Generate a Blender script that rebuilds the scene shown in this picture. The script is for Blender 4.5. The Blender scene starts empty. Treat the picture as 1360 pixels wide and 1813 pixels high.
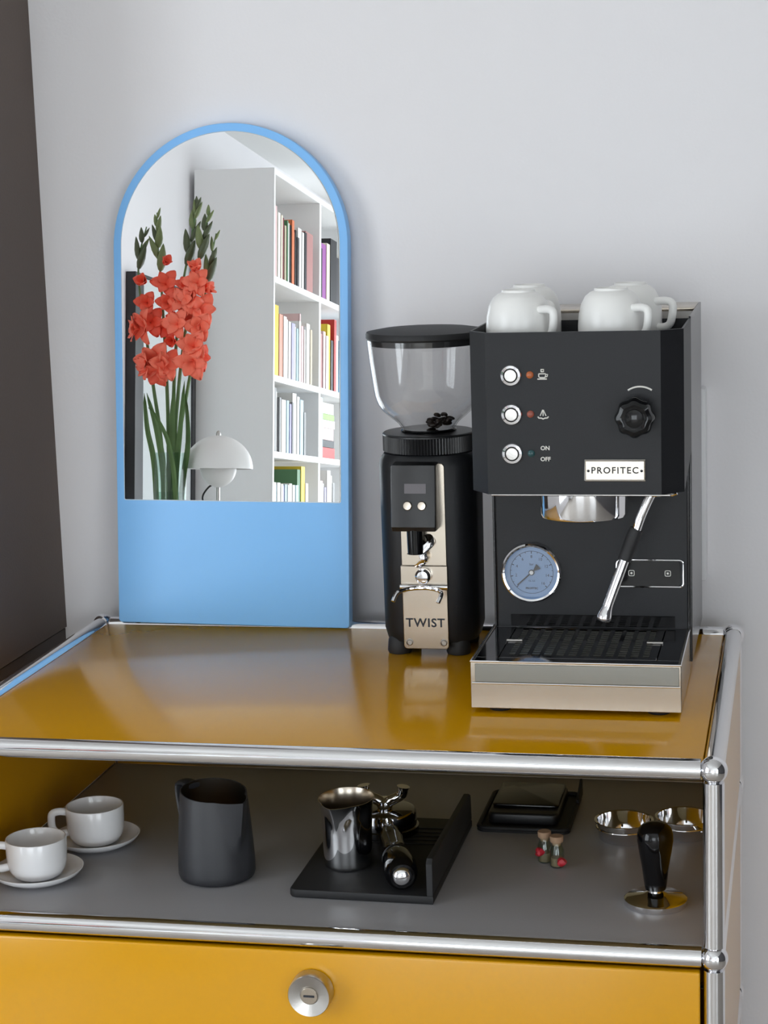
import bpy, bmesh, math, random
from mathutils import Matrix, Vector
random.seed(7)
PI = math.pi
S = bpy.context.scene
COL = S.collection

# ------------------------------------------------------------------ camera
cam_d = bpy.data.cameras.new('camera'); cam = bpy.data.objects.new('camera', cam_d); COL.objects.link(cam)
cam_d.sensor_fit = 'VERTICAL'; cam_d.sensor_height = 36.0; cam_d.lens = 3443.62*36/1813
cam_d.clip_start = 0.05; cam_d.clip_end = 60
R3 = Matrix(((0.9776420, -0.0047056, 0.2102236), (0.2077495, 0.1761345, -0.9621937), (-0.0325000, 0.9843549, 0.1731741)))
cam.matrix_world = Matrix.Translation((0.075178, -1.667462, 0.529318)) @ R3.to_4x4()
S.camera = cam

# ------------------------------------------------------------------ world, light, exposure
W = bpy.data.worlds.new('sky'); S.world = W; W.use_nodes = True
bg = W.node_tree.nodes['Background']; bg.inputs[0].default_value = (0.90, 0.95, 1.0, 1); bg.inputs[1].default_value = 6.0
S.view_settings.view_transform = 'Standard'; S.view_settings.look = 'None'
S.view_settings.gamma = 1; S.view_settings.use_curve_mapping = False
S.view_settings.exposure = 0.06
S.cycles.use_denoising = True
S.cycles.max_bounces = 12; S.cycles.diffuse_bounces = 6; S.cycles.glossy_bounces = 6
S.cycles.transparent_max_bounces = 24; S.cycles.transmission_bounces = 8
S.cycles.caustics_refractive = False; S.cycles.caustics_reflective = True
S.cycles.blur_glossy = 0.5; S.cycles.sample_clamp_indirect = 6

RX0, RX1, RY0, RY1, RZ0, RZ1 = -2.17, 2.30, -6.6, 0.557, -0.83, 1.66
WIN1 = (-2.70, -1.00, -0.60, 1.20)     # in the left wall: y0, y1, z0, z1
WIN2 = (-6.20, -2.90, -0.78, 1.45)     # in the right wall
WIN3 = (-1.75, 0.70, -0.80, 1.15)        # in the front wall, behind the camera: x0, x1, z0, z1
def portal(name, loc, rot, sx, sy):
    l = bpy.data.lights.new(name, 'AREA'); l.shape = 'RECTANGLE'; l.size = sx; l.size_y = sy
    l.cycles.is_portal = True
    o = bpy.data.objects.new(name, l); COL.objects.link(o); o.location = loc; o.rotation_euler = rot
portal('window_daylight', (RX0-.10, (WIN1[0]+WIN1[1])/2, (WIN1[2]+WIN1[3])/2), (0, -PI/2, 0), WIN1[3]-WIN1[2], WIN1[1]-WIN1[0])
portal('window_daylight', (RX1+.10, (WIN2[0]+WIN2[1])/2, (WIN2[2]+WIN2[3])/2), (0, PI/2, 0), WIN2[3]-WIN2[2], WIN2[1]-WIN2[0])
portal('window_daylight', ((WIN3[0]+WIN3[1])/2, RY0-.10, (WIN3[2]+WIN3[3])/2), (PI/2, 0, 0), WIN3[1]-WIN3[0], WIN3[3]-WIN3[2])

# ------------------------------------------------------------------ materials
def lin(h):
    if isinstance(h, str):
        h = [int(h[i:i+2], 16)/255 for i in (0, 2, 4)]
        return tuple((c/12.92 if c <= .04045 else ((c+.055)/1.055)**2.4) for c in h)
    return h
def mat(name, color, rough=.5, metal=0, spec=.5, noise=0, nscale=40, bump=0, bscale=300, coat=0, aniso=0, stretch=None):
    m = bpy.data.materials.new(name); m.use_nodes = True
    nt = m.node_tree; p = nt.nodes['Principled BSDF']; c = lin(color)
    p.inputs['Base Color'].default_value = (*c, 1); p.inputs['Roughness'].default_value = rough
    p.inputs['Metallic'].default_value = metal; p.inputs['Specular IOR Level'].default_value = spec
    p.inputs['Coat Weight'].default_value = coat
    tc = nt.nodes.new('ShaderNodeTexCoord'); mp = nt.nodes.new('ShaderNodeMapping')
    nt.links.new(tc.outputs['Object'], mp.inputs[0])
    if stretch: mp.inputs['Scale'].default_value = stretch
    if noise:
        n = nt.nodes.new('ShaderNodeTexNoise'); n.inputs['Scale'].default_value = nscale; n.inputs['Detail'].default_value = 4
        nt.links.new(mp.outputs[0], n.inputs['Vector'])
        mx = nt.nodes.new('ShaderNodeMix'); mx.data_type = 'RGBA'
        mx.inputs[6].default_value = (*[x*(1-noise) for x in c], 1); mx.inputs[7].default_value = (*[min(1, x*(1+noise)) for x in c], 1)
        nt.links.new(n.outputs['Fac'], mx.inputs[0]); nt.links.new(mx.outputs[2], p.inputs['Base Color'])
    if bump:
        n = nt.nodes.new('ShaderNodeTexNoise'); n.inputs['Scale'].default_value = bscale; n.inputs['Detail'].default_value = 3
        nt.links.new(mp.outputs[0], n.inputs['Vector'])
        b = nt.nodes.new('ShaderNodeBump'); b.inputs['Strength'].default_value = bump; b.inputs['Distance'].default_value = .001
        nt.links.new(n.outputs['Fac'], b.inputs['Height']); nt.links.new(b.outputs[0], p.inputs['Normal'])
    return m
def clear(name, tint, rough=.02, ior=1.45, boost=1.0):
    # thin clear sheet: transparent with a Fresnel reflection
    m = bpy.data.materials.new(name); m.use_nodes = True; nt = m.node_tree
    for n in list(nt.nodes): nt.nodes.remove(n)
    o = nt.nodes.new('ShaderNodeOutputMaterial'); t = nt.nodes.new('ShaderNodeBsdfTransparent'); g = nt.nodes.new('ShaderNodeBsdfGlossy')
    t.inputs[0].default_value = (*tint, 1); g.inputs['Roughness'].default_value = rough
    f0 = ((ior-1)/(ior+1))**2*boost
    f = nt.nodes.new('ShaderNodeLayerWeight'); f.inputs['Blend'].default_value = .5
    pw = nt.nodes.new('ShaderNodeMath'); pw.operation = 'POWER'; pw.inputs[1].default_value = 5
    mu = nt.nodes.new('ShaderNodeMath'); mu.operation = 'MULTIPLY_ADD'; mu.inputs[1].default_value = 1-f0; mu.inputs[2].default_value = f0; mu.use_clamp = True
    x = nt.nodes.new('ShaderNodeMixShader')
    nt.links.new(f.outputs['Facing'], pw.inputs[0]); nt.links.new(pw.outputs[0], mu.inputs[0]); nt.links.new(mu.outputs[0], x.inputs[0])
    nt.links.new(t.outputs[0], x.inputs[1]); nt.links.new(g.outputs[0], x.inputs[2]); nt.links.new(x.outputs[0], o.inputs[0])
    return m
M = {
 'wall': mat('white wall paint', 'E6E4E6', .7, noise=.015, nscale=3, bump=.15, bscale=250),
 'ceiling': mat('ceiling paint', 'E4E4E2', .8, noise=.01),
 'wall_dark': mat('dark grey wall paint', '4A484A', .7, noise=.02, nscale=3),
 'floor': mat('pale ash floor', 'AFA8A0', .4, noise=.2, nscale=3, stretch=(1, 12, 1)),
 'brown': mat('dark brown paint', '5C4F47', .55, noise=.04, nscale=8, bump=.2, bscale=400),
 'brown_d': mat('darker brown lower band', '41352D', .5),
 'yellow': mat('golden yellow powder coat', 'D29600', .15, noise=.01, spec=.6),
 'greysheet': mat('grey powder coat', '9C9B9E', .38, noise=.06, nscale=900, spec=.45),
 'shadepanel': mat('shade toned panel', 'A8976A', .5),  # shade put into the colour to hold back yellow bounce in the compartment
 'chrome': mat('chrome', 'E9E9EB', .06, 1),
 'steel': mat('brushed steel', 'C2B8AA', .24, 1, noise=.05, nscale=60, stretch=(1, 1, 30)),
 'steel_s': mat('satin steel', 'B9B6B2', .30, 1, bump=.1, bscale=600),
 'steel_b': mat('dull grey steel', '86857F', .34, 1),
 'steel_m': mat('polished steel', '8C8C90', .07, 1),
 'black': mat('black powder coat', '17181B', .45, spec=.32, noise=.05, nscale=500, bump=.12, bscale=1200),
 'blackside': mat('black lacquered sheet', '232325', .20),
 'blackpl': mat('black plastic', '151517', .38),
 'blackgl': mat('glossy black plastic', '08080A', .10, spec=.35),
 'blackrub': mat('black silicone', '1B1B1D', .62, noise=.1, nscale=200),
 'charcoal': mat('charcoal matte coating', '2E2F33', .46, noise=.06, nscale=400, bump=.15, bscale=1500),
 'white_cer': mat('white porcelain', 'EDEDEF', .16, coat=.2),
 'cream_cer': mat('warm white porcelain', 'ECEBE8', .28),
 'blue': mat('sky blue lacquer', (.24, .55, .98), .35, noise=.01, spec=.4),
 'mirror': mat('mirror silver', 'F2F4F5', .0, 1),
 'white': mat('white lacquer', 'ECECEC', .45),
 'white_edge': mat('white melamine edge', 'F4F4F4', .5),
 'greyboard': mat('light melamine', 'F2F2F2', .6),
 'lamp': mat('pale grey lacquer', 'D9D7D5', .38),
 'dial': mat('pale blue dial', '7E9CC4', .5),
 'ink': mat('dark print', '20242C', .6),
 'print_w': mat('white print', 'D9D6CF', .5),
 'orange': mat('orange lamp lens', 'A85A32', .25),
 'red': mat('dull red lamp lens', '8C4A3C', .25),
 'teal': mat('dark green lamp lens', '24474A', .25),
 'screen': mat('grey display', '5E5A5E', .35),
 'clear': clear('clear plastic', (.93, .93, .93), .015, 1.5, 1.3),
 'pane': clear('window glass', (.97, .98, .98), .0, 1.5, 1),
 'vaseglass': clear('vase glass', (.86, .92, .89), .01, 1.5, 1.2),
 'water': clear('water', (.72, .82, .76), .01, 1.33, 1),
 'bean': mat('roasted coffee bean', '241812', .45),
 'cork': mat('cork', 'A08268', .85, noise=.2, nscale=300),
 'redseal': mat('red trinket', 'B81F30', .45),
 'petal': mat('coral petal', 'FF7358', .5, noise=.15, nscale=30),
 'petal_d': mat('deep coral petal', 'EE5A40', .5, noise=.15, nscale=30),
 'throat': mat('pale stamen', 'F3DCC4', .5),
 'leafg': mat('sword leaf green', '54703F', .5, noise=.2, nscale=20),
 'budg': mat('bud green', '6E7A4C', .5, noise=.2, nscale=30),
 'budd': mat('dark bud green', '4A5236', .5, noise=.2, nscale=30),
 'frameblk': mat('black frame', '19191C', .4),
 'art': mat('pale print', 'F4F6F8', .6, noise=.10, nscale=2.2),
 'pages': mat('book pages', 'E8E2D4', .8),
 'socket': mat('white plastic', 'E8E8EA', .4),
}

# ------------------------------------------------------------------ geometry helpers
def nb(): return bmesh.new()
def box(x0, x1, y0, y1, z0, z1, b=0, seg=2, bm=None):
    t = bmesh.new(); bmesh.ops.create_cube(t, size=1)
    for v in t.verts:
        v.co = Vector(((x0+x1)/2+v.co.x*(x1-x0), (y0+y1)/2+v.co.y*(y1-y0), (z0+z1)/2+v.co.z*(z1-z0)))
    if b: bmesh.ops.bevel(t, geom=t.edges[:], offset=b, segments=seg, profile=.5, affect='EDGES')
    return add(bm, t)
def add(bm, t, mtx=None):
    if mtx is not None: t.transform(mtx)
    if bm is None: return t
    me = bpy.data.meshes.new('tmp'); t.to_mesh(me); t.free(); bm.from_mesh(me); bpy.data.meshes.remove(me)
    return bm
def lathe(prof, seg=48, mtx=None, bm=None, closed=False):
    """prof: list of (r, z); revolved about z."""
    t = bmesh.new(); rings = []
    for r, z in prof:
        if r < 1e-6: rings.append([t.verts.new((0, 0, z))])
        else: rings.append([t.verts.new((r*math.cos(2*PI*i/seg), r*math.sin(2*PI*i/seg), z)) for i in range(seg)])
    pairs = list(zip(rings, rings[1:])) + ([(rings[-1], rings[0])] if closed else [])
    for a, b in pairs:
        for i in range(seg):
            j = (i+1) % seg
            if len(a) == 1 and len(b) == 1: continue
            if len(a) == 1: t.faces.new((a[0], b[i], b[j]))
            elif len(b) == 1: t.faces.new((a[i], a[j], b[0]))
            else: t.faces.new((a[i], a[j], b[j], b[i]))
    if not closed:
        for r in (rings[0], rings[-1]):
            if len(r) > 1: t.faces.new(r)
    bmesh.ops.recalc_face_normals(t, faces=t.faces[:])
    return add(bm, t, mtx)
def tube(pts, r, seg=14, bm=None, caps=True, flat=None):
    """sweep a circle (or ellipse when flat=(a,b) multipliers) along pts; r number or list"""
    t = bmesh.new(); pts = [Vector(p) for p in pts]; n = len(pts)
    rs = r if isinstance(r, (list, tuple)) else [r]*n
    d0 = (pts[1]-pts[0]).normalized(); up = Vector((0, 0, 1)) if abs(d0.z) < .9 else Vector((0, 1, 0))
    u = d0.cross(up).normalized(); rings = []
    for i, p in enumerate(pts):
        d = ((pts[min(i+1, n-1)]-pts[max(i-1, 0)])).normalized()
        u = (u - d*u.dot(d)).normalized(); v = d.cross(u)
        fa, fb = flat if flat else (1, 1)
        rings.append([t.verts.new(p+(u*math.cos(2*PI*k/seg)*fa+v*math.sin(2*PI*k/seg)*fb)*rs[i]) for k in range(seg)])
    for a, b in zip(rings, rings[1:]):
        for k in range(seg):
            t.faces.new((a[k], a[(k+1) % seg], b[(k+1) % seg], b[k]))
    if caps: t.faces.new(rings[0]); t.faces.new(rings[-1])
    bmesh.ops.recalc_face_normals(t, faces=t.faces[:])
    return add(bm, t)
def spline(pts, n=6):
    P = [Vector(p) for p in pts]; out = []
    for i in range(len(P)-1):
        a, b, c, d = P[max(i-1, 0)], P[i], P[i+1], P[min(i+2, len(P)-1)]
        for k in range(n):
            s = k/n
            out.append(.5*((2*b)+(c-a)*s+(2*a-5*b+4*c-d)*s*s+(3*b-a-3*c+d)*s**3))
    return out+[P[-1]]
def prism(poly, z0, z1, b=0, seg=2, mtx=None, bm=None):
    t = bmesh.new(); vs = [t.verts.new((x, y, z0)) for x, y in poly]
    f = t.faces.new(vs); r = bmesh.ops.extrude_face_region(t, geom=[f])
    for v in [g for g in r['geom'] if isinstance(g, bmesh.types.BMVert)]: v.co.z = z1
    bmesh.ops.recalc_face_normals(t, faces=t.faces[:])
    if b:
        es = [e for e in t.edges if abs(e.verts[0].co.z-e.verts[1].co.z) < 1e-7]
        bmesh.ops.bevel(t, geom=es, offset=b, segments=seg, profile=.5, affect='EDGES')
    return add(bm, t, mtx)
def rrect(w, h, r, n=6, cx=0, cy=0):
    out = []
    for sx, sy, a0 in ((1, 1, 0), (-1, 1, 90), (-1, -1, 180), (1, -1, 270)):
        for k in range(n+1):
            a = math.radians(a0+90*k/n)
            out.append((cx+sx*(w/2-r)+r*math.cos(a), cy+sy*(h/2-r)+r*math.sin(a)))
    return out
FRONT = Matrix(((1, 0, 0, 0), (0, 0, -1, 0), (0, 1, 0, 0), (0, 0, 0, 1)))   # local xy -> world xz, local +z -> world -y
def front(x, y, z): return Matrix.Translation((x, y, z)) @ FRONT

def obj(name, bm, m, parent=None, label=None, smooth=32, stuff=False):
    me = bpy.data.meshes.new(name); bmesh.ops.remove_doubles(bm, verts=bm.verts[:], dist=1e-7); bm.to_mesh(me); bm.free()
    me.materials.append(M[m] if isinstance(m, str) else m)
    if smooth:
        for p in me.polygons: p.use_smooth = True
        me.set_sharp_from_angle(angle=math.radians(smooth))
    o = bpy.data.objects.new(name, me); COL.objects.link(o)
    if parent is not None: o.parent = parent
    if label: o['label'] = label
    if stuff: o['kind'] = 'stuff'
    return o
def share(name, me_obj, parent, mtx):
    """another piece with the same mesh data at its own transform"""
    o = bpy.data.objects.new(name, me_obj.data); COL.objects.link(o); o.parent = parent; o.matrix_local = mtx
    return o
def tag(o, label, cat, group=None):
    o['label'] = label; o['category'] = cat
    if group: o['group'] = group
    return o
def thing(name, label, cat, group=None):
    o = bpy.data.objects.new(name, None); o.empty_display_size = .02; COL.objects.link(o)
    return tag(o, label, cat, group)
def struct(name, bm, m, parent=None):
    o = obj(name, bm, m, parent)
    if parent is None: o['kind'] = 'structure'
    return o
def anchor(root, loc):
    """parts were built in world coordinates: move the origin of the thing to its base"""
    root.location = loc; done = set()
    for ch in list(root.children_recursive):
        if ch.parent == root and ch.matrix_local.translation.length > 0:   # a piece with its own place
            ch.location = ch.location-Vector(loc); continue
        if ch.data and ch.data.name not in done:
            ch.data.transform(Matrix.Translation(-Vector(loc))); done.add(ch.data.name)
def copy_tree(o, parent=None):
    c = o.copy(); COL.objects.link(c); c.parent = parent
    for ch in o.children: copy_tree(ch, c)
    return c
def text(name, body, size, m, mtx, parent, depth=.0002, spacing=1.0, bold=0):
    cu = bpy.data.curves.new('txt', 'FONT'); cu.body = body; cu.size = size; cu.extrude = depth; cu.offset = bold
    cu.align_x = 'CENTER'; cu.align_y = 'CENTER'; cu.space_character = spacing; cu.resolution_u = 3
    t = bpy.data.objects.new('txt', cu); COL.objects.link(t)
    bpy.context.view_layer.update()
    me = bpy.data.meshes.new_from_object(t.evaluated_get(bpy.context.evaluated_depsgraph_get()))
    bpy.data.objects.remove(t); bpy.data.curves.remove(cu)
    me.transform(mtx); me.name = name; me.materials.clear(); me.materials.append(M[m])
    o = bpy.data.objects.new(name, me); COL.objects.link(o); o.parent = parent
    return o

# ------------------------------------------------------------------ room shell
T = .2
struct('wall_back', box(RX0-T, RX1+T, RY1, RY1+T, RZ0, RZ1), 'wall')
def holed(name, a0, a1, win, place, m_='wall'):
    b = nb(); u0, u1, z0, z1 = win
    for (p0, p1, q0, q1) in ((a0, u0, RZ0, RZ1), (u1, a1, RZ0, RZ1), (u0, u1, RZ0, z0), (u0, u1, z1, RZ1)):
        place(b, p0, p1, q0, q1)
    return struct(name, b, m_)
holed('wall_far_left', RY0, RY1, WIN1, lambda b, p0, p1, q0, q1: box(RX0-T, RX0, p0, p1, q0, q1, bm=b))
holed('wall_right', RY0, RY1, WIN2, lambda b, p0, p1, q0, q1: box(RX1, RX1+T, p0, p1, q0, q1, bm=b), 'wall_dark')
holed('wall_front', RX0, RX1, WIN3, lambda b, p0, p1, q0, q1: box(p0, p1, RY0-T, RY0, q0, q1, bm=b))
struct('ceiling', box(RX0-T, RX1+T, RY0-T, RY1+T, RZ1, RZ1+.2), 'ceiling')
fl = box(RX0-T, RX1+T, RY0-T, RY1+T, RZ0-.2, RZ0)
struct('floor', fl, 'floor')
def window(name, rect, axis, pos):
    u0, u1, z0, z1 = rect; f = nb(); w = .06
    def bb(a0, a1, q0, q1, b, d=.03):
        if axis == 'x': box(pos-d, pos+d, a0, a1, q0, q1, .003, 1, bm=b)
        else: box(a0, a1, pos-d, pos+d, q0, q1, .003, 1, bm=b)
    bb(u0, u1, z0, z0+w, f); bb(u0, u1, z1-w, z1, f); bb(u0, u0+w, z0+w, z1-w, f); bb(u1-w, u1, z0+w, z1-w, f)
    mid = (u0+u1)/2; bb(mid-w/2, mid+w/2, z0+w, z1-w, f)
    o = struct(name, f, 'white')
    for a, c in ((u0+w, mid-w/2), (mid+w/2, u1-w)):
        p = nb(); bb(a, c, z0+w, z1-w, p, .003); obj('pane', p, 'pane', o, smooth=0)
window('window_1', WIN1, 'x', RX0-.05); window('window_2', WIN2, 'x', RX1+.05); window('window_3', WIN3, 'y', RY0-.05)
# dark brown pier filling the corner left of the sideboard
wl = struct('wall_left', box(-.92, -.82, .335, RY1, -.018, RZ1), 'brown')
struct('wall_left_base', box(-.92, -.822, .335, RY1, RZ0, -.020), 'brown_d', wl)  # lower section of the pier, darker brown than above
b = nb(); box(-.01-.05, -.031, .532, .5565, .055, .276, .003, 2, bm=b)
struct('trim_1', b, 'socket')
struct('baseboard_back', box(-.82, RX1, .545, RY1, RZ0, RZ0+.07, .003, 1), 'white')

# ------------------------------------------------------------------ sideboard
sb = thing('sideboard', 'golden yellow metal sideboard with chrome tube frame along the wall', 'sideboard')
XL, XR, YF, YB = -.75, 0, 0, .5
LV = [0, -.175, -.425, -.775]
tr, br = .0095, .0125
for x in (XL, XR):
    for y in (YF, YB):
        for z in LV:
            obj('ball_joint', lathe([(br*math.sin(PI*k/16), -br*math.cos(PI*k/16)) for k in range(17)], 32, Matrix.Translation((x, y, z))), 'chrome', sb)
        for z0, z1 in zip(LV, LV[1:]):
            obj('tube', tube([(x, y, z0-.011), (x, y, z1+.011)], tr, 28), 'chrome', sb)
        obj('foot', lathe([(.011, -.83), (.011, -.800), (.006, -.797), (.006, -.784)], 24, Matrix.Translation((x, y, 0))), 'blackpl', sb)
for z in LV:
    for y in (YF, YB): obj('tube', tube([(XL+.011, y, z), (XR-.011, y, z)], tr, 28), 'chrome', sb)
    for x in (XL, XR): obj('tube', tube([(x, YF+.011, z), (x, YB-.011, z)], tr, 28), 'chrome', sb)
for x in (XL, XR):      # thin collar rings where tubes meet the balls
    for y in (YF, YB):
        for z in LV[:3]:
            obj('collar_ring', lathe([(.0062, z-.0138), (.0062, z-.010)], 20, Matrix.Translation((x, y, 0))), 'chrome', sb)
g = .0102
obj('top_panel', box(XL+g, XR-g, YF+g, YB-g, -.009, .003, .0012, 2), 'yellow', sb)
for i, (z1, z0) in enumerate(zip(LV, LV[1:])):
    for x in (XL, XR):
        ins = i == 0 and x == XL
        obj('side_panel', box(x-.0078, x+(.0098 if ins else .0078), YF+g, YB-g, z0+(.0052 if ins else g), z1-g, .001, 1), 'yellow', sb)
    obj('back_panel', box(XL+g, XR-g, YB-.0078, YB+.0078, z0+g, z1-g, .001, 1), 'shadepanel' if i == 0 else 'yellow', sb, label='back panel of the open compartment, shade put into its colour' if i == 0 else None)  # back of the open compartment is toned for shade, the others stay yellow
sh = obj('shelf_panel', box(XL+.008, XR-.008, YF+.0125, YB-g, -.183, -.1700, .0045, 4), 'greysheet', sb, label='grey shelf panel of the open compartment')
obj('added_underside', box(XL+g, XR-g, YF+g, YB-g, -.013, -.0092, .0005, 1), 'shadepanel', sb, label='added sheet under the top, shade put into its colour')  # added sheet, duller than the yellow panels to mute golden reflections
for z in LV[2:]: obj('shelf_panel', box(XL+g, XR-g, YF+g, YB-g, z-.009, z+.003, .001, 1), 'yellow', sb)
def drawer(z1, z0):
    d = obj('drawer_front', box(XL+.0125, XR-.0125, -.007, .004, z0+.0125, z1-.0125, .0018, 3), 'yellow', sb)
    kx, kz = -.3705, z1-.0487; q = front(kx, -.007, kz)
    obj('knob', lathe([(.0085, .0), (.0185, .0005), (.0203, .002), (.0203, .0165), (.0195, .018), (.0088, .0155), (.0086, .0145), (0, .0145)], 64, q), 'steel_s', d)
    b = lathe([(0, .0140), (.0082, .0140), (.0082, .0168), (.0078, .0171), (0, .0171)], 40, q)
    obj('lock_cylinder', b, 'steel', d)
    obj('keyhole', box(kx-.0052, kx+.0052, -.0246, -.0240, kz-.001, kz+.001, .0002, 1), 'ink', d)
drawer(-.175, -.425); drawer(-.425, -.775)
anchor(sb, (-.375, .25, -.83))

# ------------------------------------------------------------------ arched mirror
mi = thing('arched_mirror', 'arched mirror in a thick sky blue board, leaning on the wall', 'mirror')
def arch(hw, zb, zc, n=40, rb=0):
    pts = []
    if rb:
        for k in range(5):
            a = math.radians(180+90*k/4); pts.append((-hw+rb+rb*math.cos(a), zb+rb+rb*math.sin(a)))
        for k in range(5):
            a = math.radians(270+90*k/4); pts.append((hw-rb+rb*math.cos(a), zb+rb+rb*math.sin(a)))
    else: pts = [(-hw, zb), (hw, zb)]
    for k in range(n+1):
        a = PI*k/n; pts.append((hw*math.cos(a), zc+hw*math.sin(a)))
    return pts
obj('board', prism(arch(.1418, 0, .4445, 48, .004), -.019, -.0008, .0012, 2, FRONT), 'blue', mi)
obj('glass', prism(arch(.1318, .1475, .4445, 48, .002), -.0008, .0004, .0003, 1, FRONT), 'mirror', mi, smooth=0)
obj('glass_rim', prism(arch(.1324, .1469, .4445, 48, .002), -.0008, -.0003, 0, 1, FRONT), 'steel_s', mi, smooth=0)
mi.location = (-.5830, .485, .0050)
mi.rotation_euler = (Matrix.Rotation(-math.radians(5.2), 3, 'X') @ Matrix.Rotation(math.radians(.62), 3, 'Y')).to_euler()
for x in (-.12, .12):
    obj('rubber_foot', lathe([(.005, -.0016 if x > 0 else -.0010), (.005, .002)], 16, Matrix.Translation((x, .010, 0))), 'blackrub', mi)

# ------------------------------------------------------------------ coffee grinder
gr = thing('coffee_grinder', 'black coffee grinder with clear hopper beside the espresso machine', 'coffee grinder')
gx, gy = -.3257, .411
def loft(secs, bm=None, n=7):
    """secs: list of (z, w, d, r) rounded rectangles"""
    t = bmesh.new(); rings = []
    for z, w, d, r in secs: rings.append([t.verts.new((x, y, z)) for x, y in rrect(w, d, r, n)])
    for a, c in zip(rings, rings[1:]):
        k = len(a)
        for i in range(k): t.faces.new((a[i], a[(i+1) % k], c[(i+1) % k], c[i]))
    t.faces.new(rings[0]); t.faces.new(rings[-1]); bmesh.ops.recalc_face_normals(t, faces=t.faces[:])
    return add(bm, t)
bd = loft([(.018, .100, .090, .030), (.030, .1065, .098, .034), (.213, .108, .100, .034), (.219, .106, .098, .033), (.2245, .098, .092, .030), (.2255, .094, .088, .030)])
bd.transform(Matrix.Translation((gx+.001, gy+.002, 0)))
obj('housing', bd, 'black', gr)
for fx in (-.030, .036):
    for fy in (-.028, .03):
        obj('foot', lathe([(.0125, .0032), (.0135, .006), (.0125, .018), (.010, .022)], 24, Matrix.Translation((gx+fx-.004, gy+fy, 0))), 'blackrub', gr)
# steel front plate
pl = prism(rrect(.050, .205, .004, 4), 0, .0022, .0006, 1, front(gx+.000, .3645, .1145)); obj('front_plate', pl, 'steel', gr, label='brushed steel front plate')
text('lettering', 'TWIST', .0135, 'ink', front(gx-.0005, .36215, .0410), gr, spacing=1.12, bold=.00022)
for sx, sz in ((-.0185, .0195), (.0195, .0195), (-.0175, .0925), (.0185, .0925)):
    obj('screw', lathe([(.0038, 0), (.0038, .0012), (.003, .0018), (.0022, .0010), (0, .0010)], 16, front(gx+sx, .3623, sz)), 'steel_s', gr)
# control block
cb = prism([(.3600, .2190), (.3400, .2175), (.3310, .1520), (.3360, .1465), (.3560, .1462), (.3600, .150)], -.0242, .0242, .0015, 2,
           Matrix.Translation((gx-.0060, .006, 0)) @ Matrix(((0, 0, 1, 0), (1, 0, 0, 0), (0, 1, 0, 0), (0, 0, 0, 1))))
obj('control_head', cb, 'blackpl', gr)
tl = Matrix.Rotation(math.atan(.009/.0655), 4, 'X')
def onblock(x, z):   # on the slanted face
    y = .3400+(z-.2175)*(.009/.0655)
    return Matrix.Translation((gx+x, y+.0058, z)) @ Matrix.Rotation(-math.atan(.009/.0655), 4, 'X') @ FRONT
obj('display', prism(rrect(.0235, .0105, .0004, 2), 0, .0006, 0, 1, onblock(-.0035, .193)), 'screen', gr)
for k in (-1, 1):
    obj('button', lathe([(.0050, 0), (.0050, .0012), (.0042, .0022), (0, .0024)], 24, onblock(-.0040+.0078*k, .1748)), 'steel', gr)
obj('chute', lathe([(.0095, .121), (.0085, .1215), (.0092, .150)], 28, Matrix.Translation((gx-.0065, .350, 0))), 'blackgl', gr)
# spring lever under the chute
obj('spring_clip', tube(spline([(gx+.006, .362, .139), (gx+.009, .356, .132), (gx+.001, .352, .123), (gx+.002, .351, .113), (gx-.006, .356, .105)]), [.0045]*25, 10, flat=(1, .35)), 'chrome', gr)
# portafilter fork
fk = nb(); box(gx-.0262, gx+.0262, .3595, .3623, .0785, .1055, .0008, 1, bm=fk)
fk2 = tube(spline([(gx-.030, 0.335, .071), (gx-.026, 0.341, .079), (gx-.016, 0.351, .0815), (gx, 0.355, .082), (gx+.014, 0.351, .0815), (gx+.022, 0.341, .079), (gx+.019, 0.335, .070)]), .0024, 10)
obj('fork_bracket', fk, 'steel', gr)
obj('fork', fk2, 'chrome', gr)
obj('fork_bar', tube([(gx-.0262, .3575, .0825), (gx+.0262, .3575, .0825)], .0028, 12), 'chrome', gr)
obj('start_button', lathe([(.0075, 0), (.0085, .003), (.0085, .007), (.006, .010), (0, .0105)], 28, front(gx, .3595, .095)), 'chrome', gr)
# ribbed collar
t = nb(); n = 96; v0, v1 = [], []
for i in range(n*2):
    a = 2*PI*i/(n*2); r = .0508 if i % 2 else .0492
    v0.append(t.verts.new((r*math.cos(a), r*math.sin(a), .2262))); v1.append(t.verts.new((r*math.cos(a), r*math.sin(a), .2435)))
for i in range(n*2):
    j = (i+1) % (n*2); t.faces.new((v0[i], v0[j], v1[j], v1[i]))
t.faces.new(v0); t.faces.new(v1); bmesh.ops.recalc_face_normals(t, faces=t.faces[:])
lathe([(.0508, .2435), (.0508, .2450), (.0495, .2460), (.034, .2462)], 64, bm=t)
t.transform(Matrix.Translation((gx, gy, 0))); obj('adjustment_collar', t, 'blackpl', gr, smooth=20)
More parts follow.
